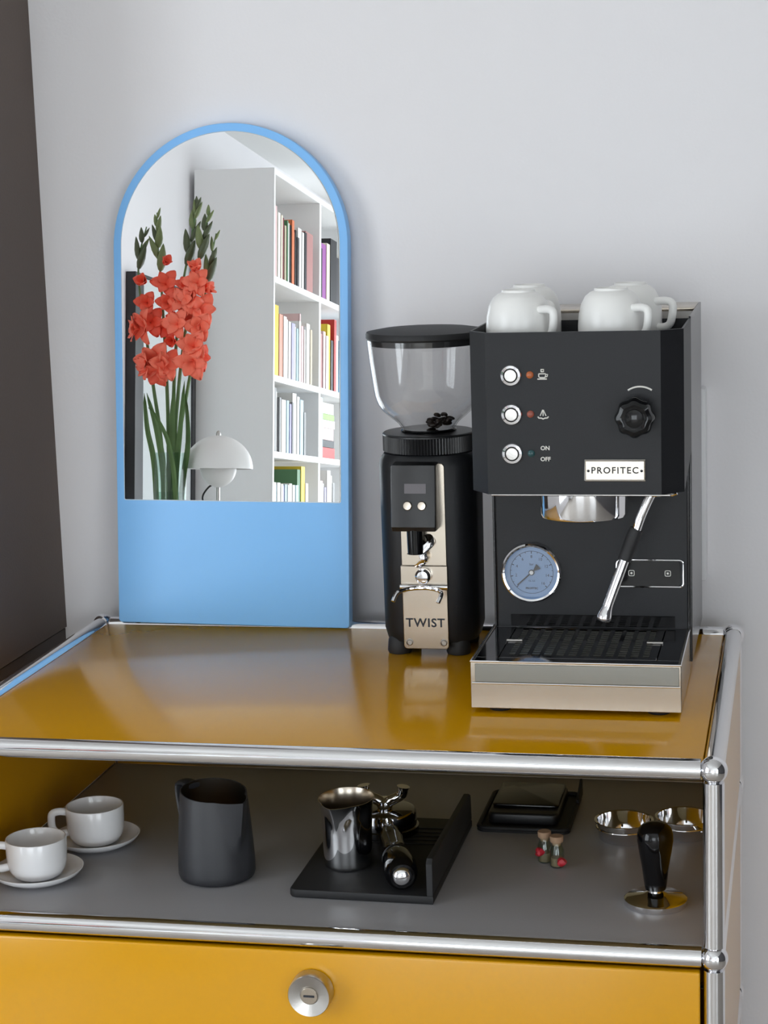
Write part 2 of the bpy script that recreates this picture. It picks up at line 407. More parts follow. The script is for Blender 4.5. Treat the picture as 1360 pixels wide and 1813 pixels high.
# hopper
outer = [(.0290, .2463), (.0292, .2500), (.0335, .2560), (.0420, .2630), (.0500, .2700), (.0552, .2780), (.0580, .2880), (.0602, .3050), (.0628, .3260), (.0648, .3480)]
inner = [(r-.0016, z+.0006) for r, z in outer][::-1]; inner[0] = (outer[-1][0]-.0016, outer[-1][1])
obj('hopper', lathe(outer+inner, 72, Matrix.Translation((gx, gy, 0)), closed=True), 'clear', gr, label='clear plastic bean hopper')
obj('hopper_seal', lathe([(.0272, .2465), (.0300, .2468), (.0308, .2480), (.0296, .2495)], 48, Matrix.Translation((gx, gy, 0))), 'blackgl', gr)
obj('lid', lathe([(.0600, .3420), (.0625, .3420), (.0625, .3486), (.0650, .3490), (.0658, .3500), (.0658, .3540), (.0648, .3560), (.05, .3585), (.02, .3592), (0, .3592)], 80, Matrix.Translation((gx, gy, 0))), 'blackrub', gr)
anchor(gr, (gx, gy, .0032))
bean_me = None
bp = [(.004, -.004, 0), (.013, -.010, .1), (.021, -.002, .4), (.010, .006, .6), (.000, .010, .2), (.018, .010, .9), (.007, -.013, .3), (.025, -.012, .5), (.016, -.003, 1), (.008, 0, 1.1), (.023, .005, 1.2), (.014, -.014, 1.1), (.004, -.010, 1.2), (.017, .003, 2.0), (.011, -.006, 2.1)]
def bean_bm():
    t = bmesh.new(); bmesh.ops.create_icosphere(t, subdivisions=2, radius=1)
    for v in t.verts:
        v.co.x *= .0058; v.co.y *= .0042; v.co.z *= .0032 if v.co.z > 0 else .0018
        if v.co.z < 0 and abs(v.co.y) < .0010: v.co.z += .0009
    return t
for i, (x, y, lv) in enumerate(bp):
    if bean_me is None:
        o = obj('coffee_bean', bean_bm(), 'bean', smooth=60); bean_me = o
    else:
        o = bpy.data.objects.new('coffee_bean', bean_me.data); COL.objects.link(o)
    tag(o, 'dark roasted coffee bean in the small heap at the bottom of the clear hopper', 'coffee bean', 'coffee beans in the hopper')
    rr_ = math.hypot(x, y)
    base = .2500+max(0, rr_-.024)*.9
    o.location = (gx+x, gy+y, base+.0022+lv*.0054); o.rotation_euler = (random.uniform(-.5, .5), random.uniform(-.5, .5), random.uniform(0, 6))

# ------------------------------------------------------------------ espresso machine
em = thing('espresso_machine', 'black espresso machine with pressure gauge and steel drip tray', 'coffee machine')
MX0, MX1, MYB = -.2395, -.0345, .497
mc = (MX0+MX1)/2
# body column behind
bb_ = nb()
box(MX0+.001, MX1-.001, .302, MYB, .020, .330, .002, 2, bm=bb_)
obj('body', bb_, 'blackside', em)
obj('front_panel', box(MX0+.004, MX1-.0045, .2985, .303, .022, .235, .0006, 1), 'black', em)
# head: plan with chamfered front corners
plan = [(MX0, .300), (MX0, .186), (MX0+.0185, .162), (MX1-.0205, .162), (MX1, .180), (MX1, .300)]
plan2 = [(MX0, MYB), (MX0, .300), (MX1, .300), (MX1, MYB)]
t = nb()
vb = []
ztop, zb = .3735, .2180
sec = [(x, y) for x, y in plan]
bot = [t.verts.new((x, y, zb+max(0, (y-.19))*.20)) for x, y in sec]
top = [t.verts.new((x, y, ztop)) for x, y in sec]
k = len(sec)
for i in range(k): t.faces.new((bot[i], bot[(i+1) % k], top[(i+1) % k], top[i]))
t.faces.new(bot)
bmesh.ops.recalc_face_normals(t, faces=t.faces[:])
# top is an open tray: rim then recessed floor
def inset(sec, d):
    cx = sum(p[0] for p in sec)/len(sec)
    return [(x+(d if x < cx else -d), y+(d if y < .25 else 0)) for x, y in sec]
ti = [t.verts.new((x, y, ztop)) for x, y in inset(sec, .0022)]
tf = [t.verts.new((x, y, .3600)) for x, y in inset(sec, .0022)]
for i in range(k-1):
    t.faces.new((top[i], top[i+1], ti[i+1], ti[i])); t.faces.new((ti[i], ti[i+1], tf[i+1], tf[i]))
t.faces.new(tf)
obj('head_housing', t, 'black', em, smooth=20)
# rear part of the head: side walls up to the rim, back ledge
for x in (MX0, MX1-.0022): obj('side_panel', box(x, x+.0022, .3002, MYB, .020, .3755, .0004, 1), 'blackside', em)
obj('back_ledge', box(MX0+.0022, MX1-.0022, .413, MYB, .3725, .3757, .0008, 2), 'steel', em)
obj('back_wall', box(MX0+.0022, MX1-.0022, .4145, MYB, .3640, .3724, .0004, 1), 'steel_s', em)
b = nb(); box(MX0+.0024, MX1-.0024, .170, .4140, .3575, .3598, .0003, 1, bm=b)
bmw = b; 
for v in bmw.verts:
    if v.co.y < .2: v.co.x = mc+(v.co.x-mc)*.83
obj('cup_tray', bmw, 'steel_s', em)
slot = None
for i in range(5):
    y = .355+.010*i
    m_ = Matrix.Translation((mc, y, .3599))
    if slot is None:
        slot = obj('vent_slot', box(-.085, .085, -.0018, .0018, 0, .0003), 'ink', em); slot.matrix_local = m_
    else: share('vent_slot', slot, em, m_)
# bottom plate under head with chrome lip
obj('underplate', box(MX0+.020, MX1-.012, .166, .298, .2155, .2178, .0008, 1), 'steel_s', em)
# buttons
for z in (.3328, .2954, .2577):
    q = front(-.1966, .162, z)
    r = obj('button_ring', lathe([(.0070, 0), (.0103, .0), (.0103, .0018), (.0094, .0032), (.0070, .0036), (.0066, .0015), (.0066, 0)], 40, q, closed=True), 'chrome', em)
    obj('push_button', lathe([(.0062, .0), (.0062, .0035), (.0056, .0045), (0, .0047)], 32, q), 'steel_s', r)
for z, m_ in ((.3331, 'orange'), (.2956, 'red'), (.2577, 'teal')):
    obj('indicator_lamp', lathe([(.0036, 0), (.0034, .0014), (.002, .0026), (0, .003)], 20, front(-.1784, .162, z)), m_, em, label={'orange': 'orange indicator lamp', 'red': 'dull red indicator lamp', 'teal': 'dark green indicator lamp'}[m_])
# icons
def icon(b, pts, r=.0006): return tube([(-.1664+x, .1618, z) for x, z in pts], r, 6, bm=b)
b = nb()
z0 = .3335
icon(b, [(-.0035, z0+.0005), (-.0035, z0-.0022), (-.0022, z0-.0032), (.0022, z0-.0032), (.0030, z0-.0018), (.0030, z0+.0005), (-.0035, z0+.0005)])
icon(b, [(-.0048, z0-.0045), (.0042, z0-.0045)], .0007); icon(b, [(.003, z0), (.0050, z0-.0002), (.0045, z0-.0022), (.003, z0-.0025)])
icon(b, [(-.0012, z0+.0025), (.0012, z0+.0025), (.0012, z0+.0046), (-.0012, z0+.0046), (-.0012, z0+.0025)], .0007)
obj('cup_icon', b, 'print_w', em)
b = nb(); z0 = .2950
for s in (-1, 0, 1): icon(b, [(s*.0003, z0+.0046), (s*.0028, z0-.0012)], .0005)
icon(b, [(-.0050, z0-.0018), (-.0042, z0-.0032), (-.0015, z0-.0034), (0, z0-.0042), (.0015, z0-.0034), (.0042, z0-.0032), (.0050, z0-.0018)], .0007)
obj('steam_icon', b, 'print_w', em)
text('lettering', 'ON', .0056, 'print_w', front(-.1650, .1618, .2626), em, bold=.00012)
text('lettering', 'OFF', .0056, 'print_w', front(-.1648, .1618, .2520), em, bold=.00012)
# steam knob
t = nb(); n = 8*8
def star(rad, amp): return [((rad+amp*math.cos(8*a))*math.cos(a), (rad+amp*math.cos(8*a))*math.sin(a)) for a in [2*PI*i/n for i in range(n)]]
rings = []
for rad, amp, h in ((.0100, 0, 0), (.0110, .0002, .008), (.0172, .0006, .012), (.0184, .0009, .018), (.0180, .0009, .026), (.0160, .0007, .031), (.0125, .0004, .0325), (.0110, 0, .0318)):
    rings.append([t.verts.new((x, y, h)) for x, y in star(rad, amp)])
for a, c in zip(rings, rings[1:]):
    for i in range(n): t.faces.new((a[i], a[(i+1) % n], c[(i+1) % n], c[i]))
t.faces.new(rings[0]); t.faces.new(rings[-1]); bmesh.ops.recalc_face_normals(t, faces=t.faces[:])
t.transform(front(-.0776, .162, .2945)); kb = obj('steam_knob', t, 'blackgl', em, smooth=40)
obj('knob_cap', lathe([(.0085, .0318), (.0085, .0328), (.004, .0338), (0, .0340)], 32, front(-.0776, .162, .2945)), 'blackgl', kb)
obj('knob_mark', tube([(-.0745+.0200*math.cos(a), .1617, .3010+.0200*math.sin(a)) for a in [math.radians(56+68*k/10) for k in range(11)]], .0009, 6), 'print_w', em)
# badge
bg_ = obj('badge', box(-.1268, -.0706, .1600, .1622, .2320, .2508, .0006, 1), 'steel', em, label='silver maker badge')
obj('badge_frame', tube([(-.1272, .1612, .2316), (-.0702, .1612, .2316), (-.0702, .1612, .2512), (-.1272, .1612, .2512), (-.1272, .1612, .2316)], .0009, 8), 'steel_s', bg_)
text('lettering', 'PROFITEC', .0086, 'ink', front(-.0988, .1599, .2413), bg_, spacing=1.22, bold=.00018)
for s in (-1, 1): obj('rivet', lathe([(.0014, 0), (.0012, .0006), (0, .0008)], 12, front(-.0987+s*.0252, .1600, .2410)), 'ink', bg_)
# group head
obj('group_head', lathe([(.030, .1835), (.040, .1835), (.0435, .1850), (.0445, .1880), (.0445, .2160)], 64, Matrix.Translation((-.1375, .238, 0))), 'chrome', em)
obj('group_gasket', lathe([(0, .1830), (.031, .1830), (.031, .1845), (0, .1845)], 40, Matrix.Translation((-.1375, .238, 0))), 'blackrub', em)
# gauge
q = front(-.1990, .2985, .1132)
ga = obj('pressure_gauge', lathe([(.0265, .0), (.0310, .0), (.0316, .004), (.0310, .0075), (.0295, .009), (.0276, .0082), (.0268, .005)], 72, q, closed=True), 'chrome', em, label='pressure gauge with chrome bezel and pale blue dial')
obj('dial', lathe([(0, .0), (.0268, .0), (.0268, .0030), (0, .0030)], 64, q), 'dial', ga)
b = nb(); Q = q
def P2(r, a, h=.0032): return Q @ Vector((r*math.cos(a), r*math.sin(a), h))
for i in range(17):
    a = math.radians(225-270*i/16); L = .0040 if i % 2 == 0 else .0022
    tube([P2(.0222-L*.6, a), P2(.0222, a)], .00028 if i % 2 else .0004, 5, bm=b)
tube([P2(.0224, math.radians(225-270*i/40)) for i in range(41)], .00025, 5, bm=b)
tube([P2(.0224, math.radians(-45-90*i/16)) for i in range(17)], .00022, 5, bm=b)
obj('dial_scale', b, 'ink', ga)
for i in range(1, 9):
    a = math.radians(225-270*i/8); p = P2(.0165, a)
    text('numeral', str(2*i), .0043, 'ink', Matrix.Translation((p.x, p.y, p.z)) @ FRONT, ga, .0001)
p = P2(.0, 0)
text('lettering', 'bar', .0034, 'ink', Matrix.Translation((p.x, p.y, p.z+.0085)) @ FRONT, ga, .0001)
text('lettering', 'CL. 2.5', .0024, 'ink', Matrix.Translation((p.x, p.y, p.z-.0090)) @ FRONT, ga, .0001)
text('lettering', 'PROFITEC', .0029, 'ink', Matrix.Translation((p.x, p.y, p.z-.0170)) @ FRONT, ga, .0001, bold=.00008)
a = math.radians(222); d = Vector((math.cos(a), math.sin(a), 0)); nrm = Vector((-d.y, d.x, 0))
pts = [d*.0205, d*.0195+nrm*.0007, d*.002+nrm*.0007, -d*.0035+nrm*.0008, -d*.0098+nrm*.0034, -d*.0098-nrm*.0034, -d*.0035-nrm*.0008, d*.002-nrm*.0007, d*.0195-nrm*.0007]
t = prism([(v.x, v.y) for v in pts], .0040, .0045, 0, 1, q); lathe([(0, .0035), (.0030, .0035), (.0030, .0046), (0, .0046)], 24, q, bm=t)
obj('needle', t, 'ink', ga)
obj('needle_hub', lathe([(0, .0046), (.0022, .0046), (.0020, .0058), (0, .0062)], 20, q), 'white', ga)
obj('gauge_glass', lathe([(0, .0068), (.0268, .0068), (.0268, .0074), (0, .0074)], 48, q), 'clear', ga)
# touch panel
cp = obj('control_panel', prism(rrect(.0600, .0265, .0035, 5), 0, .0012, .0003, 1, front(-.0765, .2985, .1128)), 'blackgl', em, label='glossy black touch panel with chrome outline')
rp = [(x, y) for x, y in rrect(.0680, .0280, .0045, 6)]
obj('panel_outline', tube([(-.0770+x, .2978, .1128+y) for x, y in rp+[rp[0], rp[1]]], .0011, 8), 'chrome', cp)
for x in (-.0960, -.0590):
    r4 = rrect(.0056, .0056, .0012, 3); b = tube([(x+a_, .2971, .1132+c_) for a_, c_ in r4+[r4[0]]], .0004, 6)
    box(x-.001, x+.001, .2968, .2974, .1122, .1142, bm=b); obj('panel_symbol', b, 'print_w', cp)
# steam wand
w = spline([(-.0640, .222, .2150), (-.0705, .220, .2060), (-.0790, .218, .1870), (-.0850, .216, .1700)])
wd = obj('steam_wand', tube(w, .0046, 14), 'chrome', em, label='chrome steam wand with black rubber grip')
obj('grip', tube([(-.0835, .2165, .1745), (-.0860, .216, .1690), (-.0955, .211, .1440)], [.0066, .0070, .0066], 18), 'blackrub', wd)
ws = spline([(-.0935, .212, .1490), (-.0990, .209, .1340), (-.1085, .204, .1080), (-.1125, .202, .0960), (-.1160, .2003, .0850)])
rad = [.0050]*len(ws)
for i in range(len(ws)-8, len(ws)): rad[i] = [.0052, .0056, .0062, .0068, .0072, .0072, .0068, .0056][i-len(ws)+8]
obj('wand_pipe', tube(ws, rad, 18), 'chrome', wd)
obj('wand_joint', lathe([(.0075, .2070), (.0085, .2100), (.0085, .2160)], 24, Matrix.Translation((-.0640, .2215, 0))), 'chrome', em)
obj('wand_rest', tube([(-.058, .190, .2145), (-.046, .186, .2135), (-.042, .185, .2155)], .0014, 8), 'chrome', em)
# drip tray
TX0, TX1, TY0, TY1, TZ = -.2405, -.0368, .148, .302, .0552
t = nb()
for (x0, x1, y0, y1) in ((TX0, TX1, TY0, TY0+.003), (TX0, TX0+.003, TY0+.003, TY1), (TX1-.003, TX1, TY0+.003, TY1)):
    box(x0, x1, y0, y1, .0085, TZ, .0005, 1, bm=t)
box(TX0+.003, TX1-.003, TY0+.003, TY1, .0085, .020, .0003, 1, bm=t)
dt = obj('drip_tray', t, 'steel', em, label='brushed steel drip tray')
# upper band set back under a rolled lip, ridge between bands
obj('tray_band', box(TX0+.0045, TX1-.0020, TY0-.0008, TY0+.0004, .0350, .0530, .0003, 1), 'steel_b', dt)
obj('tray_ridge', tube([(TX0+.0015, TY0-.0006, .0338), (TX1-.0010, TY0-.0006, .0338)], .0010, 8), 'chrome', dt)
obj('tray_lip', tube([(TX0+.0004, TY1, TZ), (TX0+.0004, TY0, TZ), (TX1-.0004, TY0, TZ), (TX1-.0004, TY1, TZ)], .0010, 8), 'chrome', dt)
fr = nb(); gx0, gx1, gy0, gy1 = -.2155, -.0620, .1690, .2960
box(TX0+.003, TX1-.003, TY0+.003, gy0-.001, .0520, .0546, .0003, 1, bm=fr); box(TX0+.003, TX1-.003, gy1+.001, TY1-.004, .0520, .0546, .0003, 1, bm=fr)
box(TX0+.003, gx0-.001, gy0-.001, gy1+.001, .0520, .0546, .0003, 1, bm=fr); box(gx1+.001, TX1-.003, gy0-.001, gy1+.001, .0520, .0546, .0003, 1, bm=fr)
obj('tray_frame', fr, 'steel_m', dt)
gt = nb(); nc = 12; cw = (gx1-gx0-.008)/nc
box(gx0, gx1, gy0, gy0+.010, .0524, .0544, .0004, 1, bm=gt); box(gx0, gx1, gy1-.004, gy1, .0524, .0544, .0004, 1, bm=gt)
for i in range(nc+1):
    x = gx0+.004+i*cw; wv = .0022 if 0 < i < nc else .004
    box(x-wv, x+wv, gy0+.010, gy1-.004, .0524, .0544, bm=gt)
nr = 13; ch = (gy1-gy0-.014)/nr
for j in range(1, nr):
    y = gy0+.010+j*ch
    obj('grate_bar', box(gx0+.004, gx1-.004, y-.0019, y+.0019, .0526, .0543), 'steel_b', dt, smooth=0)
obj('grate', gt, 'steel_m', dt, smooth=0)
for x in (gx0+.006, gx1-.006):
    obj('grate_tab', tube([(x-.008, .236, .0550), (x+.008, .236, .0550)], .0016, 8), 'steel_s', dt)
obj('tray_slot', box(-.222, -.0520, .2975, .2988, .0560, .0680, .0003, 1), 'blackgl', em)
for x in (MX0+.025, MX1-.025):
    for y in (.168, .47): obj('foot', lathe([(.011, .0032), (.012, .005), (.012, .0088 if y < .2 else .021)], 24, Matrix.Translation((x, y, 0))), 'blackrub', em)
anchor(em, (mc, .33, .0032))

# ------------------------------------------------------------------ cups
def handle(bm, pts, r, flat): return tube(spline(pts, 5), r, 12, bm=bm, flat=flat)
def dome_cup(label, loc, rz):
    """stands upside down on its rim"""
    r = thing('espresso_cup', label, 'cup', 'cups warming on the machine')
    out = [(.0316, 0), (.0322, .002), (.0322, .014), (.0314, .025), (.0290, .035), (.0250, .0425), (.0200, .0465), (.0165, .0478), (.0160, .0500), (.0145, .0502), (.0138, .0488), (0, .0485)]
    inn = [(0, .0450), (.0180, .0445), (.0255, .0380), (.0286, .028), (.0298, .014), (.0300, .001)]
    obj('bowl', lathe(out[::-1]+[(.0316, 0), (.0304, 0)]+inn[::-1], 56), 'cream_cer', r)
    obj('handle', handle(None, [(.0290, 0, .0315), (.0400, 0, .0322), (.0470, 0, .0300), (.0480, 0, .0230), (.0455, 0, .0110), (.0400, 0, .0065), (.0310, 0, .0060)], .0040, (1, 1.0)), 'cream_cer', r)
    r.location = loc; r.rotation_euler = (0, 0, rz); return r
CZ = .3601
c1 = dome_cup('upside down white cup at the front left on top of the espresso machine', (-.1965, .222, CZ), math.radians(-38))
def clone(src, label, loc, rz):
    c = copy_tree(src); c['label'] = label; c.location = loc; c.rotation_euler = (0, 0, rz); return c
clone(c1, 'upside down white cup at the front right on top of the espresso machine', (-.1065, .224, CZ), math.radians(-38))
clone(c1, 'upside down white cup at the back left on top of the espresso machine', (-.1965, .300, CZ), math.radians(-55))
clone(c1, 'upside down white cup at the back right on top of the espresso machine', (-.0950, .302, CZ), math.radians(-24))

def low_cup(label, loc, rz):
    r = thing('coffee_cup', label, 'cup', 'white cups on the open shelf')
    out = [(.0165, .0006), (.0205, .0012), (.0250, .0042), (.0284, .0100), (.0300, .0170), (.0306, .0260), (.0308, .0405), (.0303, .0416)]
    inn = [(.0293, .0416), (.0286, .0405), (.0284, .0260), (.0270, .0140), (.0230, .0070), (.0150, .0042), (0, .0040)]
    obj('bowl', lathe([(0, .0015), (.0150, .0015)]+out+inn, 56), 'white_cer', r)
    obj('handle', handle(None, [(.0290, 0, .0345), (.0370, 0, .0358), (.0450, 0, .0335), (.0465, 0, .0250), (.0450, 0, .0165), (.0380, 0, .0115), (.0285, 0, .0125)], .0037, (1, 1.1)), 'white_cer', r)
    r.location = loc; r.rotation_euler = (0, 0, rz); return r
def saucer(label, loc):
    return None
sa_prof = [(0, .0010), (.0190, .0010), (.0210, .0), (.0230, .0010), (.0340, .0030), (.0430, .0080), (.0462, .0118), (.0466, .0128), (.0458, .0130), (.0425, .0100), (.0335, .0058), (.0240, .0042), (.0225, .0036), (0, .0036)]
s1 = obj('saucer', lathe(sa_prof, 64), 'white_cer'); tag(s1, 'white saucer under the front cup at the left end of the open shelf', 'saucer', 'white saucers on the open shelf')
s1.location = (-.6830, .098, -.1699)
s2 = s1.copy(); COL.objects.link(s2); s2['label'] = 'white saucer under the rear cup, nearer the dark milk pitcher'; s2.location = (-.6590, .203, -.1699)
k1 = low_cup('white cup at the left end of the shelf, cut close to the picture edge', (-.6830, .098, -.1665), math.radians(200))
clone(k1, 'white cup standing behind and right of the other shelf cup', (-.6590, .203, -.1665), math.radians(195))

# ------------------------------------------------------------------ milk pitchers
def pitcher(name, label, prof, wall, mo, mi_, spout, hpts, hflat, loc, rz, hr=.005, lipamp=.012, dip=.006, zr=.03):
    """spout points to local +x, handle to local -x"""
    r = thing(name, label, 'pitcher')
    n = 72; H = prof[-1][1]
    def shell(pf, amp):
        t = bmesh.new(); rings = []
        for rad, z in pf:
            if rad < 1e-6: rings.append([t.verts.new((0, 0, z))]); continue
            ring = []
            for i in range(n):
                a = 2*PI*i/n-PI; k = max(0, (z-(H-zr))/zr); g_ = max(0, 1-abs(a)/(.12+.50*k))*k
                rr_ = rad+amp*g_; zz = z-dip*k*(1+math.cos(a))/2
                ring.append(t.verts.new((rr_*math.cos(a), rr_*math.sin(a), zz)))
            rings.append(ring)
        for a_, b_ in zip(rings, rings[1:]):
            for i in range(n):
                j = (i+1) % n
                if len(a_) == 1: t.faces.new((a_[0], b_[i], b_[j]))
                elif len(b_) == 1: t.faces.new((a_[i], a_[j], b_[0]))
                else: t.faces.new((a_[i], a_[j], b_[j], b_[i]))
        return t
    fine = []
    for (r0, z0), (r1, z1) in zip(prof, prof[1:]):
        m_ = max(1, int(abs(z1-z0)/.004))
        for q_ in range(m_): fine.append((r0+(r1-r0)*q_/m_, z0+(z1-z0)*q_/m_))
    fine.append(prof[-1])
    t = shell([(0, 0)]+fine, lipamp)
    ino = [(a_-wall, b_) for a_, b_ in fine if b_ > .004]
    rim = [(fine[-1][0]-wall, H)]
    t2 = shell([(0, .0035)]+ino, lipamp)
    # join rims with a thin ring
    t3 = shell([(fine[-1][0], H), ((fine[-1][0]+fine[-1][0]-wall)/2, H+.0004), (fine[-1][0]-wall, H)], lipamp)
    for q_ in (t, t2, t3): bmesh.ops.recalc_face_normals(q_, faces=q_.faces[:])
    bmesh.ops.reverse_faces(t2, faces=t2.faces[:])
    body = add(t, t3); obj('body', body, mo, r, smooth=50)
    obj('lining', t2, mi_, r, label='bright steel inside', smooth=50)
    obj('handle', tube(spline(hpts, 6), hr, 12, flat=hflat), mo, r)
    r.location = loc; r.rotation_euler = (0, 0, rz); return r
pitcher('milk_pitcher', 'tall matte charcoal milk pitcher with steel inside on the shelf',
        [(.0330, 0), (.0375, .0020), (.0390, .0060), (.0390, .0140), (.0380, .0350), (.0364, .0600), (.0348, .0800), (.0335, .0930)], .0012, 'charcoal', 'steel', None,
        [(-.0320, 0, .0880), (-.0470, 0, .0890), (-.0545, 0, .0850), (-.0530, 0, .0680), (-.0470, 0, .0480), (-.0385, 0, .0430)], (1, .35), (-.5030, .1310, -.1699), math.radians(-36), .0085, .0150, .006, .062)
pitcher('milk_pitcher', 'small shiny steel milk pitcher standing on the black tamping mat',
        [(.0225, 0), (.0240, .0012), (.0245, .0040), (.0250, .0300), (.0262, .0600), (.0275, .0690), (.0285, .0720)], .0008, 'chrome', 'steel', None,
        [(-.0262, 0, .0580), (-.0400, 0, .0600), (-.0450, 0, .0480), (-.0400, 0, .0300), (-.0255, 0, .0230)], (1, .4), (-.3720, .1560, -.1609), math.radians(-103), .0045, .0080, .003, .030)

# ------------------------------------------------------------------ tamping mat, portafilter
tm = thing('tamping_mat', 'black silicone tamping mat with an upright side lip on the shelf', 'mat')
obj('base', prism([(x, y) for x, y in [(-.4085, .081), (-.4125, .083), (-.4150, .087), (-.4150, .300), (-.4130, .304), (-.4090, .306), (-.2705, .306), (-.2705, .079)]], -.1699, -.1610, .0018, 2), 'blackrub', tm)
up = prism([(.079, -.1609), (.079, -.1290), (.083, -.1240), (.295, -.1290), (.303, -.1330), (.306, -.1609)], -.2770, -.2705, .0012, 2, Matrix(((0, 0, 1, 0), (1, 0, 0, 0), (0, 1, 0, 0), (0, 0, 0, 1))))
obj('side_lip', up, 'blackrub', tm)
for i in range(5):
    y = .27-.012*i; obj('ridge', box(-.408, -.284, y, y+.003, -.1611, -.1602, .0004, 1), 'blackrub', tm)
anchor(tm, (-.343, .19, -.1699))
pf = thing('portafilter', 'chrome portafilter with black handle lying upside down on the mat', 'portafilter')
px_, py_ = -.3550, .2600
obj('basket_holder', lathe([(0, -.1350), (.026, -.1350), (.0310, -.1365), (.0328, -.1400), (.0330, -.1530), (.0350, -.1540), (.0350, -.1605), (.0320, -.1607)], 56, Matrix.Translation((px_, py_, 0))), 'steel_m', pf)
for s in (-1, 1):
    obj('spout', tube(spline([(px_, py_-.002, -.1350), (px_+s*.004, py_-.004, -.1280), (px_+s*.013, py_-.005, -.1230), (px_+s*.0195, py_-.006, -.1180), (px_+s*.0215, py_-.006, -.1095)], 5), [.0062]*4+[.0058]*5+[.0055]*6+[.0058]*4+[.0066, .0070], 16), 'chrome', pf)
obj('spout_mount', lathe([(.0075, -.1352), (.0090, -.1320), (.0090, -.1270), (.0060, -.1240), (0, -.1235)], 28, Matrix.Translation((px_, py_-.002, 0))), 'chrome', pf)
h0 = Vector((px_+.008, py_-.030, -.1440)); h1 = Vector((-.3010, .0830, -.1435)); hd = (h1-h0)
def hp(s): return h0+hd*s
obj('neck', tube([hp(-.06), hp(.06), hp(.16), hp(.22)], [.0075, .0070, .0085, .0105], 20), 'chrome', pf)
prof = [(.20, .0105), (.24, .0125), (.34, .0120), (.46, .0122), (.56, .0132), (.66, .0138), (.675, .0150), (.74, .0158), (.84, .0168), (.92, .0164), (.97, .0150), (1.0, .0120)]
obj('handle', tube([hp(s) for s, r in prof], [r for s, r in prof], 32), 'blackgl', pf)
obj('handle_ring', tube([hp(.664), hp(.668), hp(.674), hp(.680)], [.0135, .0152, .0154, .0150], 32), 'blackpl', pf)
z_ = hd.normalized(); qm = Matrix.Translation(hp(.998)) @ z_.to_track_quat('Z', 'Y').to_matrix().to_4x4()
obj('end_cap', lathe([(.0098, -.001), (.0098, .0010), (.0085, .0034), (.0060, .0050), (.003, .0058), (0, .0060)], 36, qm), 'chrome', pf)
anchor(pf, (px_, py_, -.1607))

# ------------------------------------------------------------------ scale on tray
st = thing('scale_tray', 'black silicone tray under the flat coffee scale at the back', 'tray')
t = prism([(x, y) for x, y in rrect(.100, .128, .010, 6, -.2140, .3560)], -.1699, -.1670, .0008, 2)
obj('base', t, 'blackrub', st)
r_ = rrect(.100-.004, .128-.004, .009, 6, -.2140, .3560)
obj('rim', tube([(x, y, -.1660) for x, y in r_+[r_[0], r_[1]]], .0028, 8), 'blackrub', st)
obj('corner_tab', prism([(.380, -.1670), (.380, -.1600), (.418, -.1480), (.420, -.1670)], -.1665, -.1635, .0006, 1, Matrix(((0, 0, 1, 0), (1, 0, 0, 0), (0, 1, 0, 0), (0, 0, 0, 1)))), 'blackrub', st)
anchor(st, (-.214, .356, -.1699))
sc = thing('coffee_scale', 'flat black coffee scale resting on the silicone tray', 'scale')
obj('housing', prism(rrect(.076, .100, .008, 6, -.2160, .3590), -.1669, -.1540, .0025, 3), 'blackpl', sc)
obj('weighing_plate', prism(rrect(.072, .078, .006, 6, -.2160, .3680), -.1539, -.1505, .0012, 2), 'blackgl', sc)
anchor(sc, (-.216, .359, -.1669))

# ------------------------------------------------------------------ filter baskets, tamper, vials
fb = thing('filter_basket', 'shallow steel filter basket left of and behind the tamper', 'filter basket', 'steel filter baskets')
obj('bowl', lathe([(0, -.0195), (.0250, -.0193), (.0262, -.0178), (.0280, -.006), (.0284, -.0004), (.0300, -.0002), (.0310, .0004), (.0310, .0014), (.0300, .0018), (.0282, .0010), (.0274, -.004), (.0256, -.0170), (.0246, -.0185), (0, -.0188)], 64), 'chrome', fb)
obj('rim_bead', lathe([(.0284+.0010*math.cos(a), -.0062+.0010*math.sin(a)) for a in [2*PI*k/8 for k in range(8)]], 56, closed=True), 'chrome', fb)
fb.location = (-.1060, .290, -.1503)
c = clone(fb, 'steel filter basket right of and behind the tamper, partly behind the post', (-.0440, .308, -.1503), 0)
tp = thing('tamper', 'coffee tamper with black pear handle and steel base near the post', 'tamper')
obj('base', lathe([(0, 0), (.0295, 0), (.0300, .0008), (.0300, .0060), (.0275, .0078), (.0120, .0100), (.0070, .0125), (.0062, .0180)], 64), 'chrome', tp)
obj('handle', lathe([(.0070, .0150), (.0098, .0155), (.0108, .0200), (.0130, .0380), (.0158, .0540), (.0172, .0640), (.0170, .0700), (.0154, .0755), (.0118, .0790), (.0060, .0808), (0, .0812)], 48), 'blackgl', tp)
tp.location = (-.0600, .1100, -.1699)
